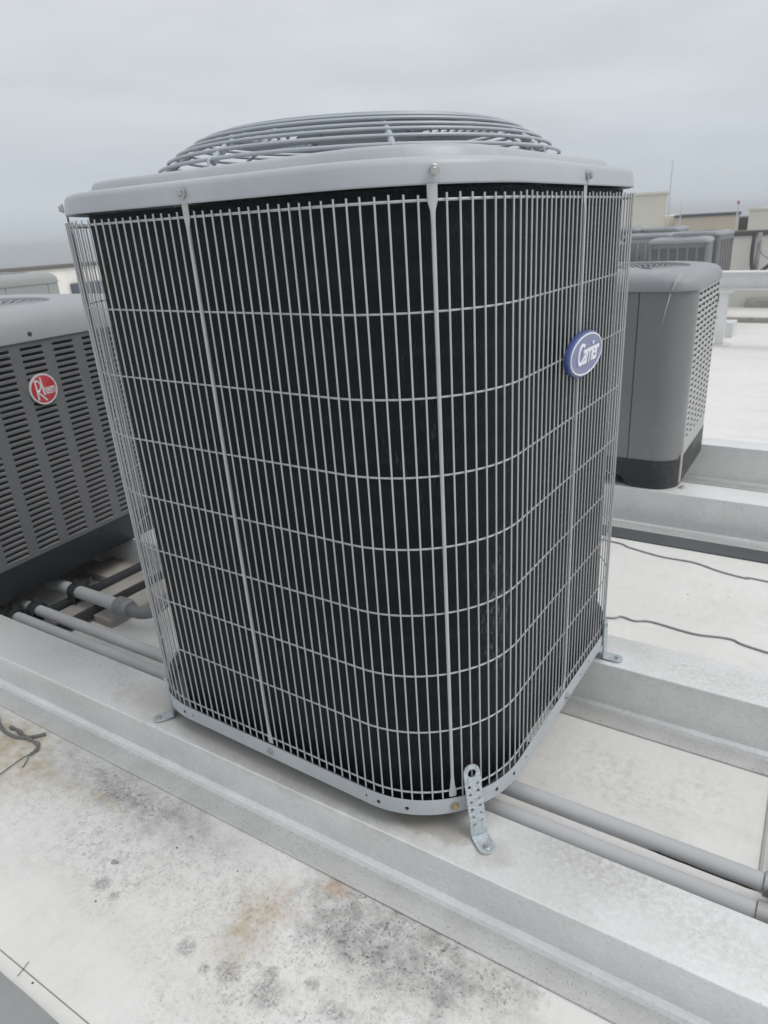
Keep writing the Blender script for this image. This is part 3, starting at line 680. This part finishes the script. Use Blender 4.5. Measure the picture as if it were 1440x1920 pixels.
# conduit loop hanging before the rear parapet
b = B(); tube(b, bezier([(-.60, 9.05, .58), (-.60, 9.02, .35), (-.58, 9.0, .18), (-.53, 8.98, .10), (-.46, 8.97, .13), (-.36, 8.96, .21), (-.15, 8.95, .32)], 8), .024, 8)
tag(obj('hanging_conduit', b, MAT['pad']), 'thick dark conduit sagging in a loop before the rear parapet', 'conduit')
b = B(); tube(b, bezier([(-.525, 9.06, .56), (-.52, 9.03, .40), (-.49, 9.02, .33), (-.42, 9.02, .28), (-.3, 9.02, .24)], 6), .008, 6)
tag(obj('hanging_cable', b, MAT['cable']), 'thin dark cable curving above the sagging conduit', 'cable')
b = B(); box(b, -.565, -.515, 9.04, 9.10, .10, .57, .004)
tag(obj('wall_bracket_strip', b, MAT['steel']), 'upright metal strip on the rear parapet beside the sagging conduit', 'strip')

# ------------------------------------------------------------------ conduits, clamps, supports
def conduit(label, y0, x0, x1, z, r, couplings, group='paired grey conduits', ang=.028):
    t = thing('conduit_run', label, 'conduit', (0, y0, z), ang, group)
    b = B(); tube(b, [(x0, 0, 0), ((x0+x1)/2, 0, 0), (x1, 0, 0)], r, 20); obj('pipe', b, MAT['conduit'], t)
    for xc, mt in couplings:
        b = B(); tube(b, [(xc, 0, 0), (xc+.002, 0, 0), (xc+.020, 0, 0), (xc+.021, 0, 0), (xc+.024, 0, 0), (xc+.025, 0, 0), (xc+.06, 0, 0), (xc+.062, 0, 0)], [r*1.02, r*1.22, r*1.22, r*1.40, r*1.40, r*1.18, r*1.18, r*1.02], 18); obj('coupling', b, MAT[mt], t)
    return t
conduit('straight grey conduit tucked against the bracketed rail', -.238, -4, 2.6, -.05, .0148, ((.757, 'steel'),), ang=.027)
conduit('straight grey conduit lying between its twin and the open white roof', -.184, -4, 2.6, -.05, .0148, ((.760, 'steel'),), ang=.030)
b = B(); box(b, .785, .815, -.28, .10, -.0795, -.0675, .002)
tag(obj('strut_channel', b, MAT['steel']), 'steel strut under the conduit couplings', 'strut')
b = B(); box(b, .780, .82, -.27, .09, RZ(-.1)-.004, -.080, .004)
tag(obj('support_block', b, MAT['block']), 'block under the steel strut at the conduit couplings', 'support block')
b = B(); pp = [(.60+.014*k, -.2045+.027*(.60+.014*k)+random.uniform(-.0004, .0004), -.046+random.uniform(-.0003, .0003)) for k in range(12)]
tube(b, pp, [.0006]+[.0016+.0005*math.sin(k*3.1) for k in range(10)]+[.0008], 6)
tag(obj('tape_strip', b, MAT['rubber']), 'torn black tape strip lying between the paired conduits', 'tape')
t3 = thing('flexible_conduit_run', 'grey conduit ending in a bent ribbed flexible section', 'conduit', (0, 0, 0))
b = B(); tube(b, [(-2.6, -.145, -.05), (-1.9, -.123, -.05), (-.855, -.0915, -.05)], .0185, 20); obj('pipe', b, MAT['conduit'], t3)
b = B(); tube(b, [(-.868, -.0920, -.05), (-.866, -.0920, -.05), (-.862, -.0918, -.05), (-.826, -.0905, -.05), (-.823, -.0903, -.05), (-.814, -.090, -.05), (-.812, -.090, -.05)], [.019, .0225, .027, .027, .024, .022, .018], 18); obj('coupling', b, MAT['flex'], t3)
path = bezier([(-.815, -.090, -.05), (-.78, -.087, -.053), (-.745, -.068, -.046), (-.722, -.022, -.018), (-.715, .035, .03), (-.67, .11, .09), (-.56, .18, .12), (-.385, .21, .13)], 26)
b = B(); tube(b, path, [.0165+.0011*math.sin(i*2.1) for i in range(len(path))], 12); obj('ribbed_hose', b, MAT['flex'], t3)
# planks and struts under the dark unit
def plank(label, x0, x1, y0, y1, z1):
    b = B(); box(b, x0, x1, y0, y1, RZ(y1)-.003, z1, .004); return tag(obj('support_plank', b, MAT['block']), label, 'plank', 'planks under the conduits')
plank('weathered plank between the two dark struts under the conduits', -1.050, -.965, -.30, .5, -.082)
plank('weathered plank with a broken end beyond the dark struts', -.947, -.868, -.125, .5, -.086)
plank('short weathered plank behind the dark struts', -1.235, -1.085, .04, .5, -.086)
for x, wd, lab in ((-1.066, .011, 'dark steel strut crossing under the conduit clamps'), (-.956, .006, 'narrow dark steel strut between the two weathered planks')):
    b = B(); box(b, x-wd, x+wd, -.30, .5, -.098, -.0675, .002)
    tag(obj('strut_channel', b, MAT['darksteel']), lab, 'strut')
def clamp(x, y, lab):
    t = thing('pipe_clamp', lab, 'clamp', (x, y, -.05), .0, 'pipe clamps under the dark unit')
    b = B(); pts = [(0, .0205*math.cos(a), .0205*math.sin(a)) for a in [(-.35+k*(PI+.7)/14) for k in range(15)]]
    L = [[(dx, q[1]*f, q[2]*f) for dx, f in ((-.014, 1), (.014, 1), (.014, 1.16), (-.014, 1.16))] for q in pts]
    R = loft(b, L); b.faces.new(R[0]); b.faces.new(R[-1][::-1]); bmesh.ops.recalc_face_normals(b, faces=b.faces); obj('band', b, MAT['darksteel'], t)
    for sy in (-1, 1):
        b = B(); box(b, -.014, .014, min(sy*.019, sy*.023), max(sy*.019, sy*.023), -.034, -.006, .0015); obj('leg', b, MAT['darksteel'], t)
    b = B(); tube(b, [(0, .004, .020), (0, .004, .034)], .0045, 6); box(b, -.008, .008, -.004, .012, .023, .028); obj('bolt', b, MAT['darksteel'], t)
    return t
clamp(-1.075, -.238-.029, 'dark clamp on the conduit nearest the bracketed rail')
clamp(-1.055, -.184-.0317, 'dark clamp on the middle conduit under the dark unit')
clamp(-1.050, -.0975, 'dark clamp on the conduit with the ribbed bend')
b = B(); lathe(b, [(.016, 0), (.014, .010), (.007, .013), (.007, .028)], 10)
tag(obj('anchor_stud', b, MAT['oldcable'], loc=(-1.16, .01, RZ(.0)+.001)), 'dark stud on the roof under the dark louvered unit', 'stud')

# ------------------------------------------------------------------ wires and litter on the roof
def wire(name, label, pts, r, mat='cable', n=6):
    b = B(); tube(b, bezier([(x, y, RZ(y)+r) for x, y in pts], n), r, 6); return tag(obj(name, b, MAT[mat]), label, 'wire')
wire('roof_wire', 'thin grey wire lying on the roof along the dark strip', ((-.9, 1.06), (-.3, 1.08), (.139, 1.075), (.217, 1.053), (.325, 1.030), (.421, 1.033), (.503, 1.005), (.579, .993), (.632, 1.000), (1.2, .97)), .0026)
wire('roof_wire', 'wavy grey wire lying on the roof behind the upright bracket', ((-.2, .55), (.10, .55), (.291, .576), (.325, .600), (.363, .595), (.403, .611), (.51, .602), (.595, .620), (.683, .598), (1.2, .55)), .0027)
wire('roof_wire', 'short old cable curving against the foot of the bracketed rail', ((-.90, -.49), (-.78, -.497), (-.719, -.517), (-.683, -.523), (-.648, -.521), (-.626, -.512), (-.612, -.500), (-.598, -.483)), .0038, 'oldcable')
b = B(); P1 = [(-.689, -.510), (-.673, -.507), (-.650, -.508), (-.622, -.510), (-.595, -.510), (-.576, -.511), (-.566, -.522), (-.563, -.537), (-.566, -.545), (-.565, -.568), (-.560, -.603), (-.553, -.68)]
pp = bezier([(x, y, RZ(y)+.005) for x, y in P1], 5); tube(b, pp, [max(.0013, (.0036+.0022*math.sin(i*.9)*.5) if i < 34 else .0034-.0005*(i-34)) for i in range(len(pp))], 6)
tube(b, bezier([(-.563, -.541, RZ(-.54)+.004), (-.552, -.553, RZ(-.55)+.003), (-.543, -.566, RZ(-.566)+.002)], 4), .0012, 5)
tag(obj('frayed_cable', b, MAT['oldcable']), 'frayed old cable end splitting in two over a stained patch of roof', 'cable')
b = B(); tube(b, [(0, 0, .003), (.009, .0025, .003)], .0018, 8); lathe(b, [(.004, .0), (.004, .003), (.0025, .005)], 8)
tag(obj('loose_screw', b, MAT['steel'], loc=(-.177, -.616, RZ(-.616))), 'small loose screw lying alone on the white roof', 'screw')
rng = random.Random(11)
for k, (x, y) in enumerate(((-.107, -.540), (-.096, -.808), (-.136, -.679), (.451, .815), (.551, .852), (.02, -.52))):
    b = B(); bmesh.ops.create_icosphere(b, subdivisions=1, radius=.0017)
    for v in b.verts: v.co *= rng.uniform(.6, 1.2)
    tag(obj('grit_crumb', b, MAT['darksteel'], loc=(x, y, RZ(y)+.0006)), 'tiny dark crumb of grit on the bare white roof', 'grit', 'crumbs of grit')
b = B(); tube(b, bezier([(x, y, RZ(y)+.0015) for x, y in ((-.124, -.814), (-.127, -.803), (-.131, -.793))], 4), .0006, 5)
tag(obj('twig', b, MAT['oldcable']), 'short thin twig lying across the dark membrane seam', 'twig')

# ------------------------------------------------------------------ beyond the roof
def block(name, label, xl, xr, y, z1, mat, trim=True, dep=5.):
    """far block whose front spans xl..xr at distance y; turned so that its front faces the roof square on"""
    rz = math.atan2(-((xl+xr)/2-CAM.x), y-CAM.y); rz = math.atan2(-(xr-CAM.x), y-CAM.y)
    t = thing(name, label, 'building', (xr, y, -30), rz); wd = (xr-xl)
    b = B(); box(b, -wd, 0, 0, dep, 0, 30+z1); obj('wall', b, MAT[mat], t, smooth=False)
    if trim:
        b = B(); box(b, -wd-.05, .05, -.05, dep+.05, 30+z1, 30+z1+.09); obj('roof_edge', b, MAT['trim' if mat == 'tan' else 'beige'], t, smooth=False)
    return t
block('far_building', 'tall pale beige block standing behind the rear parapet', -12, -6.76, 30, 1.50, 'beige')
block('far_building', 'low beige step between the tall beige block and the tan one', -7.2, -6.34, 30.6, .68, 'beige', False)
block('far_building', 'long tan block with a dark roof edge and a lamp pole', -6.33, -4.02, 30, .60, 'tan')
block('far_building', 'pale grey beige block beside the tan one', -3.72, 3.0, 29.5, .72, 'beige')
block('far_building', 'narrow grey link set back between two blocks', -4.6, -3.3, 33, .46, 'trim', False)
def pole(name, label, x, y, z0, z1, r, cat, red=False):
    t = thing(name, label, cat, (x, y, -30))
    b = B(); tube(b, [(0, 0, 0), (0, 0, 30+z0), (0, 0, 30+z1)], [r*1.5, r*1.5, r*.7], 8); obj('pole', b, MAT['mast'], t)
    if red:
        b = B(); lathe(b, [(.03, 30+z1-.02), (.05, 30+z1+.03), (.03, 30+z1+.10)], 12); obj('lamp_head', b, MAT['red'], t)
pole('antenna_mast', 'tall thin grey mast beside the tall beige block', -6.19, 28, .6, 2.57, .020, 'mast')
pole('antenna_mast', 'short thin whip antenna over the tan block', -5.75, 28, .6, 1.30, .012, 'antenna')
pole('lamp_pole', 'thin pole with a red top over the tan block', -3.80, 28, .6, .98, .018, 'pole', True)
rng = random.Random(21)
for k in range(34):
    d = rng.uniform(380, 1100); a = math.radians(rng.uniform(138, 158)); h = rng.uniform(3, 6)
    x, y = CAM.x+d*math.cos(a), CAM.y+d*math.sin(a); b = B(); sx, sy = rng.uniform(3, 9), rng.uniform(3, 7)
    box(b, -sx, sx, -sy, sy, 0, h); box(b, -sx*.4, sx*.3, -sy*.5, sy*.5, h, h+.8)
    tag(obj('distant_building', b, MAT['citywall'], loc=(x, y, -30), rot=(0, 0, rng.uniform(0, 3)), smooth=False), 'small pale low building on the hazy plain beyond the parapet', 'building', 'low buildings on the plain')

# ------------------------------------------------------------------ haze
m = bpy.data.materials.new('haze_air'); m.use_nodes = True; t_ = m.node_tree; t_.nodes.clear()
o_ = t_.nodes.new('ShaderNodeOutputMaterial'); v_ = t_.nodes.new('ShaderNodeVolumePrincipled'); v_.inputs['Color'].default_value = (.94, .975, 1.0, 1); v_.inputs['Density'].default_value = .0020; v_.inputs['Anisotropy'].default_value = .2
t_.links.new(v_.outputs[0], o_.inputs['Volume'])
b = B(); box(b, -6200, 6200, -6200, 6200, -31, 4.0); hz = obj('haze', b, m, smooth=False); hz['kind'] = 'stuff'
